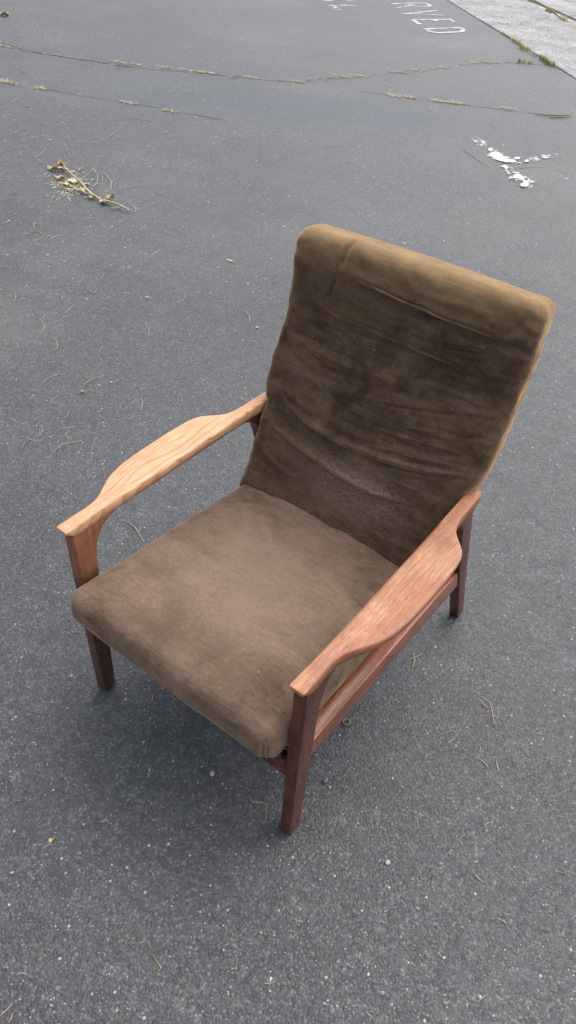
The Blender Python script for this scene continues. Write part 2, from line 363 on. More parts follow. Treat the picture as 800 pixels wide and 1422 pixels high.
LET = tag(bpy.data.objects.new('painted_lettering', None), 'worn white painted letters RVED on the asphalt beside the concrete strip', None, None, 'structure'); COL.objects.link(LET)
letter('letter', [[(330, -8), (470, -16)], [(335, -2), (352, 4), (362, 1)]], 0.035, 40)
letter('letter', [[(378, 20), (470, 17), (548, 16)], [(548, 16), (572, 30), (555, 35), (500, 33), (470, 22)], [(408, 41), (440, 36), (474, 28)]], 0.036, 50)
letter('letter', [[(605, 54), (520, 63), (440, 71)], [(440, 71), (540, 73), (640, 79)]], 0.036, 60)
letter('letter', [[(486, 102), (560, 100), (680, 99)], [(486, 103), (520, 124)], [(585, 100), (606, 110)], [(672, 99), (692, 116)]], 0.040, 70)
letter('letter', [[(540, 148), (630, 144), (728, 141)], [(556, 152), (566, 160), (610, 167), (680, 164), (728, 162), (742, 155), (728, 142)]], 0.038, 80)
LET2 = tag(bpy.data.objects.new('painted_lettering', None), 'faded fragment of white painted lettering left of the clearer letters', None, None, 'structure'); COL.objects.link(LET2)
LET = LET2
letter('letter', [[(30, 3), (85, 5)], [(55, 30), (150, 28), (240, 34)], [(75, 50), (100, 50), (125, 51)], [(150, 6), (200, 8)], [(85, 45), (100, 36)]], 0.034, 90)
def flake(bm, c, rx, ry, seed, z=0.004, rot=0.0):
    r = random.Random(seed); n = 6; vs_ = []
    for i in range(n):
        a = 2*math.pi*i/n; k = r.uniform(0.3, 1.3); x = rx*k*math.cos(a); y = ry*k*math.sin(a)
        vs_.append(bm.verts.new((c.x+x*math.cos(rot)-y*math.sin(rot), c.y+x*math.sin(rot)+y*math.cos(rot), z)))
    f = bm.faces.new(vs_)
    if f.normal.z < 0: f.normal_flip()
FL = [(686, 216, 9, 5), (695, 221, 10, 5), (703, 224, 9, 4), (691, 212, 4, 2), (681, 208, 4, 3), (675, 204, 3, 2), (668, 200, 3, 2.5), (663, 196, 3, 1.6), (660, 193, 2.5, 1.2), (671, 196, 3, 1.2), (678, 211, 2.5, 2),
      (697, 228, 3, 1.4), (704, 232, 4, 1.6), (706, 238, 3, 1.4), (717, 220, 5, 2.4), (724, 224, 4, 2), (731, 225, 4, 2), (738, 219, 4, 1.6), (741, 223, 3.5, 1.4), (751, 216, 3.5, 1.6), (757, 220, 3, 1.2), (764, 216, 4, 1.3), (771, 217, 3, 1), (748, 224, 2.6, 1),
      (715, 244, 6, 3.5), (721, 248, 7, 4), (727, 257, 8, 4), (732, 259, 5, 3), (718, 256, 3, 2), (714, 251, 2.5, 2), (722, 239, 3, 1.2), (711, 240, 2.5, 1), (738, 263, 2.4, 1), (666, 206, 2, 1), (684, 224, 2, 1), (690, 228, 2, 1)]
PM = tag(bpy.data.objects.new('painted_marking', None), 'flaking white forked paint mark on the asphalt behind the armchair', None, None, 'structure'); COL.objects.link(PM)
LET = PM
def film(pxs, ws, seed, z):
    pts = [G(*p) for p in pxs]; bm = bmesh.new(); r = random.Random(seed); prev = None; N = 60
    tot = len(pts)-1
    for i in range(N+1):
        q = i/N*tot; k = min(int(q), tot-1); p = pts[k].lerp(pts[k+1], q-k); w = ws[k]+(ws[k+1]-ws[k])*(q-k)
        t = (pts[k+1]-pts[k]).normalized(); n = Vector((-t.y, t.x, 0)); zz = Vector((0, 0, z))
        e = (bm.verts.new(p+n*w*r.uniform(0.6, 1.25)+zz), bm.verts.new(p-n*w*r.uniform(0.6, 1.25)+zz))
        if prev: bm.faces.new([prev[0], e[0], e[1], prev[1]])
        prev = e
    bm.normal_update()
    for fc in bm.faces:
        if fc.normal.z < 0: fc.normal_flip()
    me = bpy.data.meshes.new('paint_flakes'); bm.to_mesh(me); bm.free(); link('paint_flakes', me, M_FILM, PM)
def mat_film():
    t = NT('flaking_road_paint'); p = t.co('Object')
    col = t.mix(t.noise(p, 40, 4), (0.36, 0.36, 0.355), (0.66, 0.66, 0.64))
    n = t.math('ADD', t.math('MULTIPLY', t.noise(p, 26, 5, 0.72, 0.6), 0.5), t.math('MULTIPLY', t.noise(p, 7, 3), 0.5))
    keep = t.ramp(n, [(0.525, 0.0), (0.555, 1.0)])
    tr = t.n('ShaderNodeBsdfTransparent'); mx = t.n('ShaderNodeMixShader')
    t.L.new(keep, mx.inputs[0]); t.L.new(tr.outputs[0], mx.inputs[1]); t.L.new(t.b.outputs[0], mx.inputs[2]); t.L.new(mx.outputs[0], t.out.inputs[0])
    return t.set(Base_Color=col, Roughness=0.75)
M_FILM = mat_film()
film([(657, 191), (668, 199), (680, 208), (692, 219), (708, 227)], [0.03, 0.06, 0.07, 0.09, 0.06], 1, 0.004)
film([(706, 226), (720, 222), (740, 221), (758, 218), (776, 216)], [0.06, 0.07, 0.06, 0.05, 0.03], 2, 0.0052)
film([(700, 227), (708, 237), (718, 246), (727, 256), (738, 264)], [0.04, 0.05, 0.08, 0.10, 0.05], 3, 0.0064)
bm = bmesh.new()
for i, (x, y, a, b) in enumerate([(688, 216, 9, 3.6), (697, 221, 9, 3.6), (704, 224, 7, 2.6), (681, 209, 3.5, 2.2), (718, 246, 7, 3.2), (724, 249, 4, 2.2), (728, 258, 6, 2.8), (718, 221, 4, 1.8), (731, 225, 3.4, 1.6)]):
    c = G(x, y); ex = (G(x+a, y)-c); ey = (G(x, y-b)-c); r = random.Random(300+i); vs_ = []
    for k in range(28):
        t = 2*math.pi*k/28; q = r.uniform(0.62, 1.22); p = c + ex*math.cos(t)*q + ey*math.sin(t)*q
        vs_.append(bm.verts.new((p.x, p.y, 0.0075+0.0003*i)))
    bm.faces.new(vs_)
bm.normal_update()
for fc in bm.faces:
    if fc.normal.z < 0: fc.normal_flip()
me = bpy.data.meshes.new('paint_patch'); bm.to_mesh(me); bm.free()
link('paint_patch', me, mat_plain('old_white_paint', (0.40, 0.40, 0.39), (0.70, 0.70, 0.675), 60, 0.7), PM)

# ------------------------------------------------------------------ the armchair
chair = tag(bpy.data.objects.new('armchair', None), 'teak armchair with worn brown velvet cushions standing on the asphalt', 'armchair'); COL.objects.link(chair)

def arc(c, r, a0, a1, n): return [(c[0]+r*math.cos(math.radians(a0+(a1-a0)*i/n)), c[1]+r*math.sin(math.radians(a0+(a1-a0)*i/n))) for i in range(n+1)]
def extrude_x(name, prof, x0, x1, bev=0.004, seg=2):    # a (y,z) outline given thickness along x
    bm = bmesh.new(); A = [bm.verts.new((x0, y, z)) for y, z in prof]; B = [bm.verts.new((x1, y, z)) for y, z in prof]
    bm.faces.new(A); bm.faces.new(B[::-1]); n = len(prof)
    for i in range(n): bm.faces.new([A[i], B[i], B[(i+1) % n], A[(i+1) % n]])
    bmesh.ops.recalc_face_normals(bm, faces=bm.faces[:])
    ed = [e for e in bm.edges if len(e.link_faces) == 2 and e.link_faces[0].normal.angle(e.link_faces[1].normal) > 0.6]
    if bev: bmesh.ops.bevel(bm, geom=ed, offset=bev, segments=seg, profile=0.6, affect='EDGES')
    me = bm_mesh(name, bm, True); me.set_sharp_from_angle(angle=math.radians(40)); return me
def extrude_y(name, prof, y0, y1, bev=0.004):            # a (x,z) outline given thickness along y
    me = extrude_x(name, prof, y0, y1, bev)
    for v in me.vertices: x, y, z = v.co; v.co = (y, x, z)
    me.flip_normals(); me.update(); return me
def smooth_path(pts, n=6):                               # Catmull-Rom
    out = []; P = [pts[0]] + list(pts) + [pts[-1]]
    for i in range(1, len(P)-2):
        for k in range(n):
            t = k/n; p0, p1, p2, p3 = map(np.array, P[i-1:i+3])
            out.append(0.5*((2*p1)+(-p0+p2)*t+(2*p0-5*p1+4*p2-p3)*t*t+(-p0+3*p1-3*p2+p3)*t**3))
    out.append(np.array(pts[-1])); return [tuple(p) for p in out]
front_rear_edge = smooth_path([(-0.277, 0.0), (-0.274, 0.15), (-0.270, 0.33), (-0.268, 0.44), (-0.262, 0.492), (-0.246, 0.528), (-0.222, 0.548), (-0.196, 0.557)], 5)
front_leg_prof = [(-0.314, 0.0), (-0.317, 0.25), (-0.318, 0.52), (-0.320, 0.557)] + front_rear_edge[::-1]
rear_front_edge = smooth_path([(0.509, 0.0), (0.420, 0.206), (0.372, 0.315), (0.318, 0.445), (0.302, 0.492), (0.288, 0.522), (0.264, 0.543), (0.235, 0.556)], 5)
rear_leg_prof = rear_front_edge + [(0.338, 0.558), (0.334, 0.535), (0.420, 0.309), (0.505, 0.098), (0.546, 0.0)]
for s in (-1, 1):
    lm = M_LEGL if s < 0 else M_WOOD
    xs = (0.2865, 0.3160)
    link('front_leg', extrude_x('front_leg', front_leg_prof, s*xs[0], s*xs[1], 0.0035), lm, chair)
    link('rear_leg', extrude_x('rear_leg', rear_leg_prof, s*xs[0], s*xs[1], 0.0035), M_WOOD, chair)
    rail = [(-0.272, 0.284), (0.392, 0.228), (0.376, 0.302), (-0.271, 0.345)]
    link('side_rail', extrude_x('side_rail', [(-0.2735, 0.284), (0.405, 0.226), (0.374, 0.302), (-0.2705, 0.345)], s*0.2730, s*0.3135, 0.0045), M_RAIL, chair)
# armrest: stations along y with inner and outer edges; rounded section
AR = [(-0.333, 0.2865, 0.3150), (-0.328, 0.2850, 0.3170), (-0.315, 0.2845, 0.3175), (-0.29, 0.285, 0.3185), (-0.262, 0.286, 0.318), (-0.235, 0.287, 0.3195), (-0.21, 0.287, 0.3275), (-0.185, 0.287, 0.3415), (-0.155, 0.287, 0.3570), (-0.12, 0.287, 0.3680),
      (-0.07, 0.287, 0.3745), (-0.01, 0.287, 0.3775), (0.05, 0.287, 0.3785), (0.105, 0.287, 0.3770), (0.138, 0.287, 0.3735), (0.158, 0.287, 0.3660), (0.176, 0.287, 0.3520), (0.195, 0.287, 0.3350), (0.215, 0.286, 0.3240), (0.245, 0.286, 0.3190), (0.30, 0.285, 0.3175), (0.345, 0.284, 0.3165), (0.358, 0.286, 0.3145), (0.364, 0.292, 0.308)]
def arm_mesh(s):
    P = smooth_path(AR, 4); v = []; f = []; NS = 24
    for (y, xi, xo) in P:
        w = xo-xi; pad = min(1, max(0, (w-0.034)/0.05))
        tip = max(0, min(1, (y+0.336)/0.010, (0.364-y)/0.012)); tip = math.sqrt(tip)
        zt = 0.5835 - 0.004*(1-tip)
        th_in = 0.030 + 0.002*pad; th_out = 0.030 - 0.011*pad          # thinner at the flared edge
        th_f = 1 - 0.60*max(0, min(1, (-0.313-y)/0.014))                # cove under the front tip
        th_r = 1 - 0.35*max(0, min(1, (y-0.335)/0.03))
        cx = (xi+xo)/2; hw = w/2
        for k in range(NS):
            a = 2*math.pi*k/NS; e = 0.36
            sx = math.copysign(abs(math.cos(a))**e, math.cos(a)); sz = math.copysign(abs(math.sin(a))**e, math.sin(a))
            u = (sx+1)/2; th = (th_in*(1-u)+th_out*u)*th_f*th_r*(0.4+0.6*tip)
            x = cx + hw*sx; z = zt - th/2 + th/2*sz
            if sz > 0: z -= 0.0022*pad*(1-sx*sx)                         # very slight dish in the paddle
            v.append((s*x, y, z))
    n = len(P)
    for i in range(n-1):
        for k in range(NS): f.append([i*NS+k, i*NS+(k+1) % NS, (i+1)*NS+(k+1) % NS, (i+1)*NS+k])
    f.append(list(range(NS))); f.append([(n-1)*NS+k for k in range(NS)][::-1])
    bm = bmesh.new(); vv = [bm.verts.new(p) for p in v]
    for q in f: bm.faces.new([vv[i] for i in q])
    me = bm_mesh('armrest', bm, True); me.set_sharp_from_angle(angle=math.radians(60)); return me
tag(link('armrest', arm_mesh(-1), M_ARM_L, chair), 'sun bleached armrest with flowing grain')
tag(link('armrest', arm_mesh(1), M_ARM_R, chair), 'scuffed reddish armrest')
link('front_rail', extrude_y('front_rail', [(-0.2865, 0.229), (0.2865, 0.229), (0.2865, 0.284), (-0.2865, 0.284)], -0.309, -0.286, 0.003), M_WOOD, chair)
link('rear_rail', extrude_y('rear_rail', [(-0.2865, 0.252), (0.2865, 0.252), (0.2865, 0.300), (-0.2865, 0.300)], 0.330, 0.352, 0.003), M_WOOD, chair)
for k in range(6):                                       # rubber straps under the seat
    y = -0.262+k*0.092; z = 0.324-0.0*k - 0.066*(y+0.26)/0.62*0.55
    link('webbing_strap', extrude_x('webbing_strap', [(y, z), (y+0.055, z-0.004), (y+0.055, z-0.001), (y, z+0.003)], -0.2725, 0.2725, 0), M_WEB, chair)

def crumpled_webbing():                                  # loose black lining bunched along the front rail
    v = []; f = []; n = 90
    for i in range(n+1):
        x = -0.27+0.54*i/n
        for j in range(9):
            a = math.pi*j/8; w = 0.004*math.sin(i*1.9+j)+0.003*math.sin(i*0.7+2*j)
            v.append((x, -0.301-0.013*math.cos(a)+w, 0.285+(0.030+w)*math.sin(a)))
    for i in range(n):
        for j in range(8): f.append([i*9+j, (i+1)*9+j, (i+1)*9+j+1, i*9+j+1])
    return mesh('seat_lining', v, f, False)
link('seat_lining', crumpled_webbing(), M_WEB, chair)
# --- cushions: rounded boxes with real folds
def rbox(hx, hy, hz, r, nx, ny, nz):
    bm = {}; V = []; F = []
    def add(p):
        k = tuple(np.round(p, 6))
        if k not in bm: bm[k] = len(V); V.append(p)
        return bm[k]
    def face(ax, sgn, ua, va, nu, nv):
        h = [hx, hy, hz]; ids = []
        for i in range(nu+1):
            row = []
            for j in range(nv+1):
                p = [0, 0, 0]; p[ax] = sgn*h[ax]; p[ua] = -h[ua]+2*h[ua]*i/nu; p[va] = -h[va]+2*h[va]*j/nv; row.append(add(p))
            ids.append(row)
        for i in range(nu):
            for j in range(nv):
                q = [ids[i][j], ids[i+1][j], ids[i+1][j+1], ids[i][j+1]]
                F.append(q if sgn > 0 else q[::-1])
    face(0, 1, 1, 2, ny, nz); face(0, -1, 1, 2, ny, nz); face(1, 1, 2, 0, nz, nx); face(1, -1, 2, 0, nz, nx); face(2, 1, 0, 1, nx, ny); face(2, -1, 0, 1, nx, ny)
    V = np.array(V, float); h = np.array([hx, hy, hz]); r = np.array(r)
    inner = np.clip(V, -(h-r), h-r); d = V-inner
    L = np.linalg.norm(d/r, axis=1, keepdims=True); N = d/r/np.maximum(L, 1e-9)
    pos = inner + N*r; nn = N/r; nn /= np.linalg.norm(nn, axis=1, keepdims=True)
    return pos, nn, F
def folds(x, s, lines):
    d = np.zeros_like(x)
    for pts, amp, w, asym in lines:
        pts = np.array(pts, float); best = np.full(x.shape, 9.0); sg = np.zeros_like(x); tt = np.zeros_like(x)
        tot = np.cumsum([0]+[np.hypot(*(b-a)) for a, b in zip(pts[:-1], pts[1:])])
        for i, (a, b) in enumerate(zip(pts[:-1], pts[1:])):
            e = b-a; L = np.hypot(*e); t = np.clip(((x-a[0])*e[0]+(s-a[1])*e[1])/L**2, 0, 1)
            dx = x-a[0]-t*e[0]; ds = s-a[1]-t*e[1]; dd = np.hypot(dx, ds); m = dd < best
            best = np.where(m, dd, best); sg = np.where(m, np.sign(e[0]*ds-e[1]*dx), sg); tt = np.where(m, (tot[i]+t*L)/tot[-1], tt)
        fade = np.clip(np.minimum(tt, 1-tt)/0.22, 0.12, 1)
        q = best/w
        d += fade*amp*(np.exp(-q*q) + asym*sg*q*np.exp(-q*q*0.5))
    return d
# back cushion: front face follows a reclined curve that straightens towards the head
SL = 0.697
_s = np.linspace(-0.05, 0.80, 400); _th = np.radians(25.5 - 19.0*(1/(1+np.exp(-(_s-0.50)/0.035))))
_yy = np.concatenate([[0], np.cumsum(np.sin(_th[:-1])*np.diff(_s))]); _zz = np.concatenate([[0], np.cumsum(np.cos(_th[:-1])*np.diff(_s))])
_i0 = np.argmin(abs(_s)); _yy += 0.195-_yy[_i0]; _zz += 0.355-_zz[_i0]
def back_xs(px, py):                                     # photo pixel -> (x, s) on the cushion's front
    r = ray((px, py)); T = np.linspace(1.0, 3.0, 4000); P = CAM[None]+r[None]*T[:, None]
    g = P[:, 1]-np.interp(P[:, 2], _zz, _yy); i = int(np.argmax(g > -0.012)); return (P[i, 0], np.interp(P[i, 2], _zz, _s))
BW = 0.306; BT = 0.052
def back_mesh():
    pos, nn, F = rbox(BW, BT, SL/2, (0.032, 0.036, 0.032), 250, 26, 290)
    x = pos[:, 0].copy(); s = pos[:, 2]+SL/2; t = -pos[:, 1]         # t>0 towards the sitter
    front = np.clip(nn[:, 1]*-1, 0, 1)
    bx = [[back_xs(*p) for p in L] for L in (
        [(470, 381), (500, 395), (540, 413), (600, 440), (660, 463), (720, 487)],
        [(486, 328), (478, 350), (471, 376)], [(468, 384), (461, 400), (454, 416)],
        [(408, 418), (440, 432), (480, 452), (540, 476), (600, 500), (660, 517)],
        [(393, 470), (430, 492), (480, 512), (540, 532), (610, 560)],
        [(374, 528), (395, 563), (430, 592), (475, 618), (535, 643), (600, 661), (664, 668)],
        [(360, 585), (390, 607), (425, 630), (470, 662), (520, 690), (575, 708)],
        [(350, 612), (372, 640), (400, 665)], [(395, 545), (440, 585)],
        [(690, 470), (712, 458), (730, 440)], [(600, 415), (650, 425), (700, 455)],
        [(640, 545), (665, 552), (690, 552)], [(600, 600), (640, 612), (672, 612)], [(640, 575), (685, 582)],
        [(430, 380), (450, 402), (462, 414)], [(520, 600), (580, 628), (650, 640)], [(410, 520), (470, 548), (560, 575)])]
    par = [(-0.0070, 0.011, -1.0), (-0.0035, 0.006, 0.8), (-0.003, 0.006, 0.8), (-0.0048, 0.013, -0.7), (0.004, 0.013, 0.7), (0.0050, 0.0060, 0.7), (0.0044, 0.0055, 0.7), (0.003, 0.006, 0), (0.0022, 0.008, 0), (-0.003, 0.008, 0.3), (0.003, 0.016, 0), (-0.0022, 0.006, 0.4), (-0.0025, 0.006, 0.4), (0.002, 0.006, 0.2), (0.0018, 0.004, 0), (-0.002, 0.008, 0.5), (0.0018, 0.010, 0.4)]
    cr = random.Random(12); extra = []                   # thin tension creases running in from the side seams
    for k in range(30):
        sg = cr.choice((-1, 1)); s0 = cr.uniform(0.22, 0.60); L = cr.uniform(0.07, 0.26); x0 = sg*cr.uniform(0.20, 0.29); dr = cr.uniform(-0.05, 0.07)*L/0.2
        pts = [(x0-sg*L*q, s0-abs(dr)*q*1.2+cr.uniform(-0.003, 0.003)) for q in (0, 0.25, 0.5, 0.75, 1.0)]
        extra.append((pts, cr.choice((-1, 1))*cr.uniform(0.0008, 0.0019), cr.uniform(0.0035, 0.006), cr.uniform(0.2, 0.8)))
    d = folds(x, s, [(b, *q) for b, q in zip(bx, par)]+extra)
    d = 1.9*d*np.clip(front*1.3, 0, 1)
    ax = np.abs(x)
    puck = np.exp(-((ax-BW+0.025)/0.028)**2)*((vnoise(s*62+ax*30, np.sign(x)*3+ax*12, 8)*np.clip(vnoise(s*14+7, np.sign(x)*3, 9)+0.35, 0, 1)*0.010))
    side = np.clip(np.abs(nn[:, 0]), 0, 1)
    rip = vnoise(s*26, t*30+4*np.sign(x), 4)*0.003*side
    broad = vnoise(x*7+9, s*9+2, 2)*0.010 + vnoise(x*16, s*34+x*20, 3)*0.0048 + vnoise(x*60, s*75, 12)*0.0010
    bulge = 0.016*(1-(x/BW)**2)*np.sin(np.clip(s/SL, 0, 1)*math.pi)**0.7
    head = 0.010*np.exp(-((s-0.60)/0.070)**2)*(1-0.5*(x/BW)**2) - 0.004*np.exp(-((s-0.47)/0.03)**2)
    fine = (vnoise(x*6+3, (s+0.10*x)*52, 31)*0.0038 + vnoise(x*4+8, (s-0.06*x)*95, 32)*0.0014)*np.clip(1.2-0.6*np.abs(s-0.35)/0.35, 0.4, 1)
    broad = broad + fine
    dd = d + puck + rip + (broad + bulge + head)*np.clip(front+0.15, 0, 1)
    x = x + nn[:, 0]*dd; t2 = t - nn[:, 1]*dd; s2 = s + nn[:, 2]*dd*0.7
    # narrower between the arms, fuller above them; a tuck just over the armrests
    wv = 0.943 + 0.067/(1+np.exp(-(s-0.285)/0.016)) - 0.012*np.exp(-((s-0.262)/0.015)**2) 
    x = x*wv
    s2 = s2 - 0.010*np.clip((s-0.5)/0.17, 0, 1)*(x/BW)**2*0.6
    t2 = t2 - BT
    y0 = np.interp(s2, _s, _yy); z0 = np.interp(s2, _s, _zz); th = np.interp(s2, _s, _th)
    Y = y0 - t2*np.cos(th); Z = z0 + t2*np.sin(th)
    return mesh('back_cushion', np.stack([x, Y, Z], 1), F, True)
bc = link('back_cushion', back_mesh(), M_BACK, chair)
# seat cushion
SXH, SY0, SY1, STH = 0.280, -0.378, 0.250, 0.122
def seat_mesh():
    hy = (SY1-SY0)/2; pos, nn, F = rbox(SXH, hy, STH/2, (0.030, 0.034, 0.034), 200, 220, 34)
    x = pos[:, 0].copy(); y = pos[:, 1].copy(); z = pos[:, 2].copy(); top = np.clip(nn[:, 2], 0, 1)
    v = (y+hy)/(2*hy)
    bulge = 0.016*(1-(x/SXH)**2)*(1-(2*v-1)**4) - 0.006*np.exp(-((x+0.02)/0.14)**2-((v-0.45)/0.22)**2)
    lines = [([(-0.24, -0.30), (-0.225, -0.24), (-0.22, -0.20)], 0.003, 0.010, 0), ([(-0.17, -0.30), (-0.02, -0.26), (0.03, -0.15)], -0.002, 0.03, 0.6), ([(0.05, -0.33), (0.07, -0.22), (0.14, -0.16)], 0.003, 0.018, 0.6),
             ([(0.12, -0.35), (0.13, -0.28), (0.10, -0.20)], -0.0025, 0.016, 0.5), ([(0.20, -0.34), (0.23, -0.28), (0.245, -0.18)], -0.003, 0.016, 0.4), ([(-0.20, 0.20), (0.0, 0.22), (0.2, 0.19)], 0.004, 0.02, 0.3), ([(-0.25, 0.13), (-0.15, 0.17), (-0.05, 0.17)], -0.003, 0.018, 0.4)]
    d = folds(x, pos[:, 1]-0.0+(SY0+SY1)/2, lines)*top*1.7
    broad = vnoise(x*8+3, y*8, 21)*0.007 + vnoise(x*22, y*24, 22)*0.0022 + vnoise(x*70, y*70, 23)*0.0008
    fr = np.clip(-nn[:, 1], 0, 1)
    frw = vnoise(x*14+4, z*22, 25)*0.006*fr + vnoise(y*13+4, z*25, 26)*0.005*np.abs(nn[:, 0])
    seam = -0.0045*np.exp(-((np.hypot(np.abs(x)-SXH+0.006, y+hy-0.006)-0.004)/0.006)**2)*np.clip(1-top*1.3, 0, 1)
    ear = 0.010*np.exp(-((np.abs(x)-SXH)/0.035)**2-((y+hy)/0.04)**2)*np.clip(top*1.5+0.1, 0, 1)
    dd = d + (broad+bulge)*np.clip(top+0.12, 0, 1) + frw + seam
    x = x+nn[:, 0]*dd; y = y+nn[:, 1]*dd; z = z+nn[:, 2]*dd
    # front edge bows down a little in the middle; the underside rolls back
    x = x*(1.0-0.03*np.clip((v-0.6)/0.4, 0, 1))
    y = y + np.clip((0.0-z)/STH, 0, 1)*0.030*np.clip(1-v*4, 0, 1)
    z = np.where(z < 0, z*(1-0.36*np.clip(1-v*3.5, 0, 1)), z)
    Z = 0.382 + z - 0.058*v + ear*0.3
    Y = y + (SY0+SY1)/2
    P = np.stack([x, Y, Z], 1); seams = []
    for sg in (-1, 1):
        k = np.where((np.abs(nn[:, 0]*sg-0.707) < 0.12) & (np.abs(nn[:, 1]+0.707) < 0.12) & (np.abs(nn[:, 2]) < 0.3))[0]
        zs = np.round(pos[k, 2], 4); pts = [P[k[zs == u]].mean(0) for u in np.unique(zs)]; seams.append(pts)
    return mesh('seat_cushion', P, F, True), seams
_me, SEAMS = seat_mesh()
sc_ = link('seat_cushion', _me, M_SEAT, chair)
# back frame behind the cushion
def bar(name, a, b, w, d, mat, parent):
    a = Vector(a); b = Vector(b); t = (b-a).normalized(); n1 = t.orthogonal().normalized() if abs(t.x) > 0.9 else Vector((1, 0, 0)); n2 = t.cross(n1).normalized(); n1 = n2.cross(t)
    bm = bmesh.new(); q = []
    for p in (a, b): q.append([bm.verts.new(p+n1*i*w/2+n2*j*d/2) for i, j in ((-1, -1), (1, -1), (1, 1), (-1, 1))])
    for k in range(4): bm.faces.new([q[0][k], q[0][(k+1) % 4], q[1][(k+1) % 4], q[1][k]])
    bm.faces.new(q[0]); bm.faces.new(q[1])
    bmesh.ops.recalc_face_normals(bm, faces=bm.faces[:]); bmesh.ops.bevel(bm, geom=bm.edges[:], offset=0.003, segments=2, affect='EDGES')
    return link(name, bm_mesh(name, bm, True), mat, parent)
for s in (-1, 1): bar('back_post', (s*0.235, 0.262, 0.27), (s*0.235, 0.515, 0.83), 0.028, 0.024, M_WOOD, chair)
for k in range(5):
    q = 0.2+0.17*k; bar('back_slat', (-0.222, 0.262+0.253*q, 0.27+0.56*q), (0.222, 0.262+0.253*q, 0.27+0.56*q), 0.030, 0.012, M_WOOD, chair)

# ------------------------------------------------------------------ litter on the asphalt
def tube(bm, pts, rad, sides=4, taper=0.4):
    prev = None; n = len(pts)
    for i, p in enumerate(pts):
        t = (pts[min(i+1, n-1)]-pts[max(i-1, 0)]).normalized(); a = t.cross(Vector((0, 0, 1)))
        a = a.normalized() if a.length > 1e-4 else Vector((1, 0, 0)); b = a.cross(t).normalized(); rr = rad*(1-(1-taper)*abs(2*i/(n-1)-1)**2)
        ring = [bm.verts.new(p+(a*math.cos(2*math.pi*k/sides)+b*math.sin(2*math.pi*k/sides))*rr) for k in range(sides)]
        if prev:
            for k in range(sides): bm.faces.new([prev[k], prev[(k+1) % sides], ring[(k+1) % sides], ring[k]])
        else: bm.faces.new(ring[::-1])
        prev = ring
    bm.faces.new(prev)
def px_thing(name, paths, rad, mat, label, cat, group=None, lift=0.0025, smooth=True):
    bm = bmesh.new(); base = G(*paths[0][0])
    for P in paths:
        pts = [G(*q) for q in P]
        if smooth and len(pts) > 2: pts = [Vector(q) for q in smooth_path([tuple(p) for p in pts], 4)]
        r = random.Random(int(P[0][0]*7+P[0][1])); n = len(pts)
        pts = [p-base+Vector((0, 0, lift+rad*0.8+r.uniform(0, rad)*1.2*math.sin(math.pi*i/max(1, n-1)))) for i, p in enumerate(pts)]
        tube(bm, pts, rad, 5)
    return tag(link(name, bm_mesh(name, bm, True), mat, None, base), label, cat, group)
NL = 'curved dry tan needle lying loose on the asphalt'; NG = 'curved dry needles scattered over the asphalt'
curved = [  # traced in the photograph
    [(57, 534), (72, 524), (91, 519)], [(112, 541), (125, 529), (147, 522)], [(157, 535), (163, 529), (174, 526)], [(195, 551), (198, 560), (195, 571)], [(88, 583), (95, 576), (92, 573)], [(54, 607), (59, 600), (58, 591)],
    [(74, 629), (86, 619), (112, 613)], [(171, 723), (187, 733), (200, 755)], [(146, 711), (150, 698)], [(219, 155), (222, 141), (235, 129), (250, 119)], [(135, 198), (155, 188), (172, 172)],
    [(160, 263), (190, 259), (225, 259)], [(215, 271), (224, 269), (231, 266)], [(208, 360), (215, 352), (224, 348)], [(247, 422), (256, 416), (257, 406)], [(204, 470), (207, 462), (202, 449)], [(90, 437), (97, 430), (105, 423)],
    [(132, 238), (141, 245), (142, 255)], [(150, 236), (158, 248), (150, 264)], [(0, 213), (25, 205), (52, 204), (60, 210)], [(167, 216), (173, 222), (168, 230)], [(370, 190), (380, 183), (398, 179)], [(338, 76), (350, 72), (358, 66)],
    [(405, 80), (410, 73), (414, 70)], [(190, 22), (205, 16), (222, 6)], [(40, 112), (30, 121), (36, 112)], [(445, 205), (462, 203), (478, 206)], [(628, 185), (632, 178), (631, 174)], [(667, 968), (680, 978), (686, 1008)], [(664, 969), (672, 980), (677, 985)],
    [(655, 1210), (662, 1219), (672, 1226)], [(663, 1053), (672, 1060), (678, 1067)], [(688, 1056), (690, 1064), (692, 1071)], [(0, 1412), (10, 1403), (18, 1394)], [(12, 1421), (16, 1415), (19, 1407)], [(62, 210), (50, 221), (60, 229)], [(48, 195), (40, 185), (30, 190)],
    [(10, 190), (35, 180), (45, 195)], [(5, 150), (20, 140), (35, 130)], [(62, 31), (50, 37), (60, 50)], [(95, 40), (80, 48), (70, 42)], [(150, 168), (185, 165), (215, 170)], [(115, 248), (130, 235), (128, 228)], [(330, 430), (345, 438), (346, 450)], [(77, 470), (80, 483), (72, 488)], [(55, 445), (62, 455), (55, 465)],
    [(346, 575), (350, 560), (347, 548)], [(328, 590), (340, 583), (352, 580)], [(30, 330), (45, 322), (60, 324)], [(12, 400), (22, 409), (20, 420)], [(120, 400), (130, 408), (135, 402)], [(275, 240), (287, 250), (280, 262)], [(300, 200), (320, 192), (345, 195)], [(58, 1180), (70, 1172), (76, 1163)], [(690, 1275), (698, 1280), (704, 1284)]]
def where(P):
    x, y = P[0]
    if y < 118: return 'by the long grassy crack'
    if y < 345 and x < 330: return 'around the dead branch'
    if x < 270 and y < 800 and y > 470: return 'beside the bleached armrest'
    if y < 620 and x < 420: return 'behind the armchair'
    if x > 560 and y < 900: return 'beside the back cushion'
    if x > 560: return 'outside the scuffed armrest'
    return 'in front of the seat'
for P in curved: px_thing('dry_needle', [P], 0.0011 if P[0][1] > 900 else 0.0013, M_NEEDLE, 'curved dry tan needle on the asphalt '+where(P), 'needle', 'curved needles '+where(P))
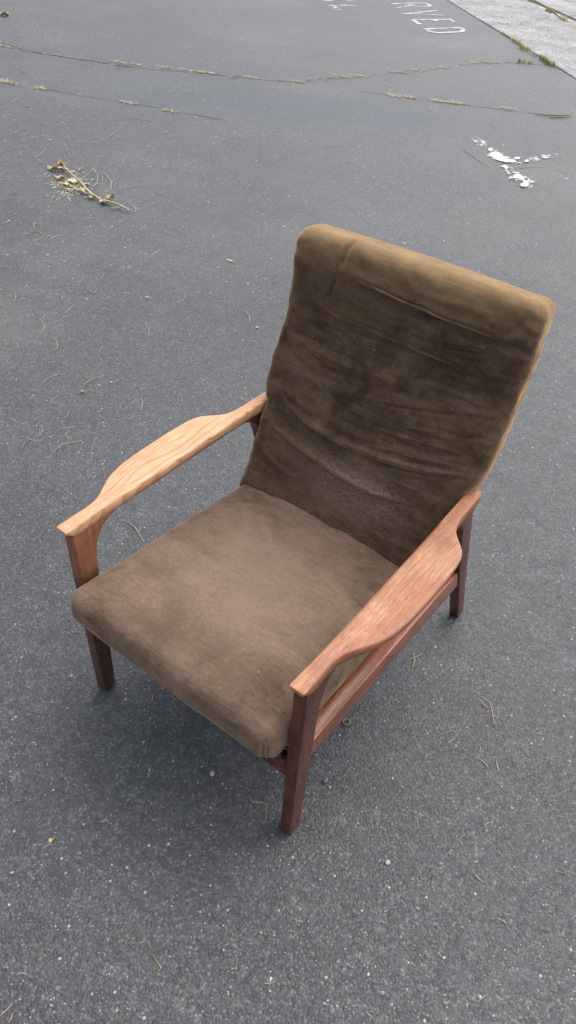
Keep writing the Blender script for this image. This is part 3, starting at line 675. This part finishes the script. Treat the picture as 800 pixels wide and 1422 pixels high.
SLB = 'short straight sliver of dry needle on the asphalt'; SG = 'short straight needle slivers'
straight = [[(141, 1011), (151, 1008)], [(133, 1049), (145, 1051)], [(68, 1181), (74, 1186)], [(33, 1143), (44, 1133)], [(262, 1413), (268, 1411)], [(245, 1010), (250, 1017)], [(235, 1034), (249, 1032)], [(127, 950), (133, 960)], [(60, 920), (62, 912)], [(45, 955), (48, 946)], [(30, 1113), (18, 1112)], [(280, 1065), (288, 1064)],
            [(100, 878), (112, 879)], [(20, 745), (22, 737)], [(210, 722), (219, 711)], [(433, 1250), (443, 1250)], [(18, 652), (24, 648)], [(110, 555), (115, 560)], [(86, 545), (89, 536)], [(105, 560), (99, 553)], [(12, 560), (2, 563)], [(31, 636), (34, 630)], [(145, 665), (147, 655)], [(54, 690), (60, 684)], [(760, 1230), (770, 1236)], [(585, 930), (592, 934)], [(790, 1212), (781, 1208)], [(505, 1190), (512, 1193)],
            [(345, 476), (355, 474)], [(240, 500), (250, 498)], [(150, 470), (163, 466)], [(185, 330), (196, 334)], [(260, 345), (270, 341)], [(130, 352), (140, 355)], [(16, 300), (24, 295)], [(95, 360), (88, 366)], [(700, 380), (712, 384)], [(748, 340), (757, 337)], [(300, 160), (312, 156)], [(610, 250), (618, 246)]]
for P in straight: px_thing('needle_sliver', [P], 0.0011 if P[0][1] > 900 else 0.0015, M_NEEDLE, 'short straight needle sliver on the asphalt '+where(P), 'needle', 'needle slivers '+where(P))
VL = 'dry needle snapped into a V shape on the asphalt'; VG = 'V shaped snapped needles'
for P in ([(213, 1328), (224, 1345), (217, 1353)], [(236, 1160), (239, 1150), (243, 1159)], [(770, 1210), (786, 1214), (777, 1204)], [(60, 1333), (62, 1326), (66, 1330)], [(275, 1390), (281, 1397), (278, 1389)]):
    px_thing('bent_needle', [P], 0.0012, M_NEEDLE, VL, 'needle', VG, smooth=False)
px_thing('bent_needle', [[(346, 1107), (351, 1115), (371, 1117), (368, 1144)]], 0.0013, M_NEEDLE, 'dry needle snapped into a Z shape beside the front leg', 'needle', smooth=False)
px_thing('needle_cluster', [[(573, 905), (575, 917), (572, 931)], [(570, 916), (583, 911), (585, 907)], [(577, 910), (584, 921)]], 0.0012, M_NEEDLE, 'small crossed bunch of dry needles on asphalt outside the side rail', 'needle')
px_thing('needle_cluster', [[(56, 311), (47, 312), (49, 320)], [(50, 312), (66, 309)], [(56, 311), (58, 319)]], 0.002, M_NEEDLE, 'forked dry needle sprig on asphalt near the dead branch', 'needle')
px_thing('dry_stick', [[(742, 159), (765, 162), (793, 161)], [(762, 164), (778, 164), (793, 163)]], 0.0065, M_BARK, 'brown forked stick lying along the thin crack', 'stick')
px_thing('dry_stick', [[(748, 8), (760, 14), (776, 27)], ], 0.014, M_BARK, 'brown root lying in the grassy concrete joint', 'stick', lift=0.02)

# stuff: fine litter too small to count
def litter():
    bm = bmesh.new(); r = random.Random(5)
    def put(px, py, L, rad):
        c = G(px, py); a = r.uniform(0, 6.3); k = r.uniform(-1.2, 1.2); pts = []
        for i in range(4):
            t = i/3-0.5; pts.append(c+Vector((math.cos(a+k*t)*L*t, math.sin(a+k*t)*L*t, 0.004+rad)))
        tube(bm, pts, rad, 3)
    for i in range(230):                                    # the left side, thickest by the cracks
        u = r.random()
        px = abs(r.gauss(0, 75)); py = r.choice([r.gauss(150, 55), r.uniform(0, 330), r.uniform(60, 620)])
        if py < 5 or px > 400: continue
        d = (Vector(G(px, py))-Vector(CAM)).length; put(px, py, r.uniform(0.015, 0.08), 0.0008+0.0001*d)
    for i in range(120):
        px, py = r.uniform(0, 800), r.uniform(0, 1420); put(px, py, r.uniform(0.008, 0.03), 0.0009)
    for i in range(150):
        t = r.random(); j = int(t*(len(crack_px)-1)); x0, y0 = crack_px[j]; x1, y1 = crack_px[min(j+1, len(crack_px)-1)]; q = r.random()
        put(x0+(x1-x0)*q, y0+(y1-y0)*q+r.gauss(0, 1.5), r.uniform(0.04, 0.13), 0.002)
    return bm_mesh('needle_litter', bm)
tag(link('needle_litter', litter(), M_NEEDLE), 'fine dry needle litter strewn thinly over the asphalt', 'litter', None, 'stuff')
def chips():
    r = np.random.default_rng(9); V = []; F = []
    def stone(c, s):
        o = len(V); k = r.uniform(0.6, 1.3, 6)
        a = r.uniform(0, 6.3); ca, sa = math.cos(a), math.sin(a); e = r.uniform(0.55, 1)
        for i, (x, y, z) in enumerate(((1, 0, 0), (0, e, 0), (-1, 0, 0), (0, -e, 0), (0.1, 0.05, 0.55))):
            x *= s*k[i]; y *= s*k[i]; V.append((c[0]+x*ca-y*sa, c[1]+x*sa+y*ca, -0.0005+z*s*0.8 + 0.0012))
        for i in range(4): F.append([o+i, o+(i+1) % 4, o+4])
    for i in range(750):
        px, py = r.uniform(-60, 860), r.uniform(330, 1440); g = G(px, py); stone(g, float(np.clip(r.lognormal(-6.25, 0.35), 0.0011, 0.0042)))
    for i in range(2600):
        px, py = r.uniform(-60, 860), r.uniform(8, 420); g = G(px, py); stone(g, float(np.clip(1.15*r.lognormal(-6.0, 0.4)*(1.0+(420-py)/260), 0.002, 0.011)))
    return mesh('pale_stone_chips', V, F)
tag(link('pale_stone_chips', chips(), M_CHIP), 'pale stone chips bedded all over the asphalt', 'gravel', None, 'stuff')

for pts in SEAMS:                                        # stitched corner seams of the seat cover
    bm = bmesh.new(); tube(bm, [Vector(map(float, p)) for p in pts], 0.0028, 6); link('seam', bm_mesh('seam', bm, True), M_SEAT, sc_)
# small single things
def pebble(name, px, py, r, mat, label, cat='pebble', sq=0.6, seed=1):
    bm = bmesh.new(); bmesh.ops.create_icosphere(bm, subdivisions=2, radius=r); q = random.Random(seed)
    k = Vector((q.uniform(0.7, 1.2), q.uniform(0.7, 1.2), sq))
    for v in bm.verts: v.co = Vector((v.co.x*k.x, v.co.y*k.y, v.co.z*k.z))*q.uniform(0.88, 1.1)
    c = G(px, py); c.z = r*sq*0.8
    return tag(link(name, bm_mesh(name, bm, True), mat, None, c), label, cat)
pebble('pebble', 452, 1085, 0.0085, M_PEB, 'dark blue grey pebble on asphalt beside the front leg', seed=3)
pebble('pebble', 458, 1094, 0.0048, M_CHIP, 'white pebble beside the dark blue pebble', seed=4)
pebble('pebble', 295, 1075, 0.0062, M_CHIP, 'white oblong pebble on asphalt before the seat front', seed=5)
pebble('pebble', 538, 1198, 0.0055, M_CHIP, 'white angular pebble alone on open asphalt', seed=6)
pebble('plastic_chip', 786, 249, 0.016, M_TEAL, 'small turquoise plastic chip on the asphalt', 'plastic chip', 0.2, 8)
bm = bmesh.new(); R0 = 0.0085; rings = []
for i in range(20):
    a = 2*math.pi*i/20; rings.append([bm.verts.new((math.cos(a)*(R0+0.0022*math.cos(b)), math.sin(a)*(R0+0.0022*math.cos(b)), 0.003+0.0024*math.sin(b))) for b in [2*math.pi*k/8 for k in range(8)]])
for i in range(20):
    for k in range(8): bm.faces.new([rings[i][k], rings[(i+1) % 20][k], rings[(i+1) % 20][(k+1) % 8], rings[i][(k+1) % 8]])
c = G(481, 1004); c.z = 0.002
tag(link('metal_ring', bm_mesh('metal_ring', bm, True), M_METAL, None, c), 'tiny dull metal ring on asphalt under the side rail', 'ring')
def leaf_mesh(name, L, W, curl, seed):
    r = random.Random(seed); v = []; f = []; n = 7; ph = r.uniform(0, 6)
    for i in range(n+1):
        t = i/n; w = W*math.sin(math.pi*min(1, t*0.92+0.06))**0.8*(1+0.2*r.uniform(-1, 1))
        for j in (-1, -0.5, 0, 0.5, 1):
            v.append((L*(t-0.5), w*j, curl*(abs(j)**1.5)*(0.7+0.5*math.sin(t*7+ph))*W + curl*0.5*L*(t-0.5)**2+0.25*W*curl*math.sin(t*9+j*3+ph)))
    for i in range(n):
        for j in range(4): f.append([i*5+j, i*5+j+1, (i+1)*5+j+1, (i+1)*5+j])
    z0 = min(p[2] for p in v); v = [(a, b, c-z0) for a, b, c in v]
    me = mesh(name, v, f, True)
    return me
def leaf(px, py, L, W, ang, curl, seed, label=None, cat=None, group=None, parent=None, base=None, mat=None, z=0.004, name='leaf'):
    o = link(name, leaf_mesh(name, L, W, curl, seed), mat or M_LEAF, parent); p = G(px, py); p.z = z
    o.location = p-(base or Vector((0, 0, 0))); o.rotation_euler = (0.0, 0, ang)
    return tag(o, label, cat, group)
leaf(320, 363, 0.052, 0.006, 0.1, 0.3, 1, 'narrow tan leaf lying flat behind the armchair', 'leaf', mat=M_STRAW, name='dry_leaf')
leaf(357, 456, 0.016, 0.006, 1.2, 0.5, 2, 'tiny tan leaf scrap beside the back cushion', 'leaf', mat=M_STRAW, name='dry_leaf')
leaf(115, 545, 0.018, 0.007, 1.9, 0.7, 3, 'tiny curled brown leaf under the paired curved needles', 'leaf', name='dry_leaf')
leaf(71, 1168, 0.009, 0.005, 0.4, 0.4, 4, 'small square tan leaf scrap on open asphalt', 'leaf', mat=M_STRAW, name='dry_leaf')
leaf(7, 22, 0.14, 0.05, 0.3, 0.6, 5, 'orange brown dead leaf beyond the grassy crack', 'leaf', name='dry_leaf')
leaf(205, 414, 0.025, 0.005, 0.5, 0.4, 6, 'narrow pale leaf sliver on asphalt in front of the dead branch', 'leaf', mat=M_STRAW, name='dry_leaf')
leaf(155, 992-460, 0.012, 0.005, 0.5, 0.4, 7, 'pale leaf scrap on asphalt beside the armrest', 'leaf', mat=M_STRAW, name='dry_leaf')

# dead branch with curled leaves
bb = G(140, 277); branch = tag(bpy.data.objects.new('dead_branch', None), 'dead branch with curled brown leaves lying on the asphalt', 'branch'); branch.location = bb; COL.objects.link(branch)
def zb(u, v): return (60+u*0.175, 215+v*0.175)
def stem(name, P, rad, lift=0.012):
    bm = bmesh.new(); pts = [Vector(q) for q in smooth_path([tuple(G(*zb(*q))) for q in P], 4)]
    pts = [p-bb+Vector((0, 0, lift+0.012*math.sin(3*math.pi*i/len(pts))**2)) for i, p in enumerate(pts)]; tube(bm, pts, rad, 6, 0.6)
    return link(name, bm_mesh(name, bm, True), M_STEM, branch)
stem('stem', [(165, 95), (190, 140), (240, 190), (310, 240), (345, 295), (390, 340), (450, 365), (540, 400), (620, 435), (690, 458)], 0.0070)
stem('side_stem', [(225, 270), (270, 295), (330, 320), (390, 342)], 0.0055)
stem('side_stem', [(540, 438), (590, 436), (630, 437)], 0.0035, 0.006)
stem('tendril', [(345, 115), (400, 135), (435, 180), (425, 240), (400, 280)], 0.0016, 0.008)
stem('tendril', [(440, 155), (500, 170), (540, 230), (530, 290), (480, 320)], 0.0016, 0.008)
stem('tendril', [(690, 420), (725, 425), (735, 455), (700, 470)], 0.0014, 0.006)
for i, (u, v, L, W, a, cu) in enumerate([(80, 125, 0.11, 0.032, 0.3, 1.0), (140, 95, 0.10, 0.030, 2.1, 1.3), (150, 128, 0.07, 0.026, 1.2, 1.0), (135, 200, 0.09, 0.026, 0.9, 1.1), (235, 225, 0.10, 0.035, 0.2, 0.6), (190, 250, 0.09, 0.026, 2.5, 0.8), (320, 300, 0.08, 0.026, 0.5, 0.9), (350, 245, 0.06, 0.018, 1.5, 0.8), (395, 352, 0.07, 0.024, 1.0, 1.1), (480, 390, 0.10, 0.026, 2.7, 1.0), (530, 358, 0.08, 0.028, 0.4, 1.3), (300, 128, 0.04, 0.014, 0.4, 0.8), (402, 208, 0.035, 0.012, 1.9, 0.8), (240, 145, 0.05, 0.015, 2.9, 0.7)]):
    leaf(*zb(u, v), L*0.75, W*0.8, a, cu*0.75, 50+i, parent=branch, base=bb, z=0.006, mat=(M_LEAF, M_CRUMB)[i in (4, 5)])
bm = bmesh.new(); r = random.Random(77)
for i in range(260):
    u = r.gauss(205, 75); v = r.gauss(255, 48); c = G(*zb(u, v)); flake(bm, c, r.uniform(0.003, 0.014), r.uniform(0.002, 0.008), 4000+i, 0.004+r.uniform(0, 0.003), r.uniform(0, 3))
for i in range(40):
    c = G(*zb(r.uniform(20, 260), r.uniform(60, 500))); flake(bm, c, r.uniform(0.003, 0.010), r.uniform(0.002, 0.006), 5000+i, 0.004, r.uniform(0, 3))
me = bpy.data.meshes.new('leaf_crumbs'); bm.to_mesh(me); bm.free()
tag(link('leaf_crumbs', me, M_CRUMB), 'yellow crumbs of crushed leaf around the dead branch', 'leaf crumbs', None, 'stuff')

# grass and straw tufts
def tuft_mesh(name, n, H, spread, seed, lie=0.3, along=None):
    r = random.Random(seed); bm = bmesh.new()
    for i in range(n):
        a = r.uniform(0, 6.283); b0 = Vector((r.gauss(0, spread), r.gauss(0, spread), 0))
        if along: b0 = Vector((along[0], along[1], 0))*r.uniform(-1, 1)*spread + Vector((r.gauss(0, 0.012), r.gauss(0, 0.012), 0))
        h = H*r.uniform(0.4, 1.0); ln = h*r.uniform(lie*0.6, lie*1.6); w = r.uniform(0.0025, 0.005); d = Vector((math.cos(a), math.sin(a), 0)); sd_ = Vector((-d.y, d.x, 0)); prev = None
        for k in range(5):
            t = k/4; p = b0 + d*ln*t*t + Vector((0, 0, h*(t-0.35*lie*t*t))) ; p.z = max(p.z, 0.003); ww = w*(1-t*0.9)
            q = (bm.verts.new(p-sd_*ww), bm.verts.new(p+sd_*ww))
            if prev: bm.faces.new([prev[0], prev[1], q[1], q[0]])
            prev = q
    me = bpy.data.meshes.new(name); bm.to_mesh(me); bm.free(); return me
def tuft(px, py, n, H, spread, seed, mat, label, lie=0.4, along=None, group=None, z=0.0, name='grass_tuft', cat='grass tuft'):
    p = G(px, py, 0); p.z = z
    return tag(link(name, tuft_mesh(name, n, H, spread, seed, lie, along), mat, None, p), label, cat, group)
KD = (kd.x, kd.y); CD = Vector((crk[10]-crk[6])).normalized()
tuft(700, 49, 50, 0.07, 0.18, 1, M_GRASSY, 'low yellow grass at the concrete edge nearest the painted D', 0.6, KD)
tuft(717, 60, 70, 0.09, 0.20, 2, M_GRASSY, 'yellowish grass strip on the concrete edge between two green clumps', 0.6, KD)
tuft(727, 69, 60, 0.10, 0.16, 3, M_GRASSY, 'pale green grass on the concrete edge above the big green clump', 0.6, KD)
tuft(758, 87, 130, 0.11, 0.22, 4, M_GRASS, 'biggest green grass clump where crack meets the concrete edge', 0.6, KD)
tuft(768, 92, 50, 0.08, 0.14, 24, M_STRAW, 'dry straw grass at the end of the big green clump', 0.7, KD)
tuft(740, 77, 40, 0.06, 0.18, 25, M_STRAW, 'thin straw along the concrete edge', 0.8, KD)
tuft(729, 88, 55, 0.08, 0.09, 5, M_GRASS, 'small green tuft in the crack near the concrete', 0.6, (CD.x, CD.y))
tuft(737, 5, 60, 0.12, 0.16, 6, M_GRASS, 'green tuft in the concrete joint by the brown root tip', 0.6, KD, z=0.02)
tuft(761, 19, 80, 0.11, 0.16, 7, M_GRASS, 'green tuft midway along the concrete joint', 0.6, KD, z=0.02)
tuft(781, 30, 80, 0.10, 0.16, 8, M_GRASSY, 'yellow green tuft at the concrete joint before dry roots', 0.6, KD, z=0.02)
tuft(795, 40, 50, 0.05, 0.22, 9, M_STRAW, 'brown dry grass filling the concrete joint', 0.9, KD, z=0.02)
CR = [(8, 65, 0), (165, 87, 0), (188, 90, 2), (228, 94, 2), (258, 98, 0), (275, 100, 0), (290, 102, 0), (346, 108, 0), (411, 114, 1), (475, 107, 2), (500, 106, 0), (556, 101, 0), (575, 98, 2), (620, 95, 0), (660, 88, 0), (675, 87, 0), (690, 87, 0)]
names = {0: ('straw coloured dead grass tuft in the long asphalt crack', M_STRAW), 1: ('bright green weed sprouting alone in the long asphalt crack', M_GRASS), 2: ('yellow green grass tuft in the long asphalt crack', M_GRASSY)}
gr = {0: 'dead straw tufts in the long crack', 1: None, 2: 'yellow green tufts in the long crack'}
for i, (x, y, k) in enumerate(CR): tuft(x, y, 40 if k == 0 else 44, 0.028, 0.085, 100+i, names[k][1], names[k][0], 1.3, (CD.x, CD.y), gr[k])
for i, (x, y, k) in enumerate([(236, 155, 2), (179, 144, 0), (60, 124, 0), (546, 134, 0), (569, 136, 0), (605, 141, 2), (622, 143, 2), (635, 144, 2), (706, 152, 0)]):
    tuft(x, y, 34, 0.035, 0.07, 200+i, names[k][1], ('dry straw wisp growing in a thin hairline crack', None, 'yellow green grass wisp in a thin hairline crack')[k], 1.3, (CD.x, CD.y), ('straw wisps in hairline cracks', None, 'green wisps in hairline cracks')[k])
tuft(12, 116, 40, 0.05, 0.08, 300, M_STRAW, 'straw tuft on asphalt between the two cracks', 1.2, (CD.x, CD.y))
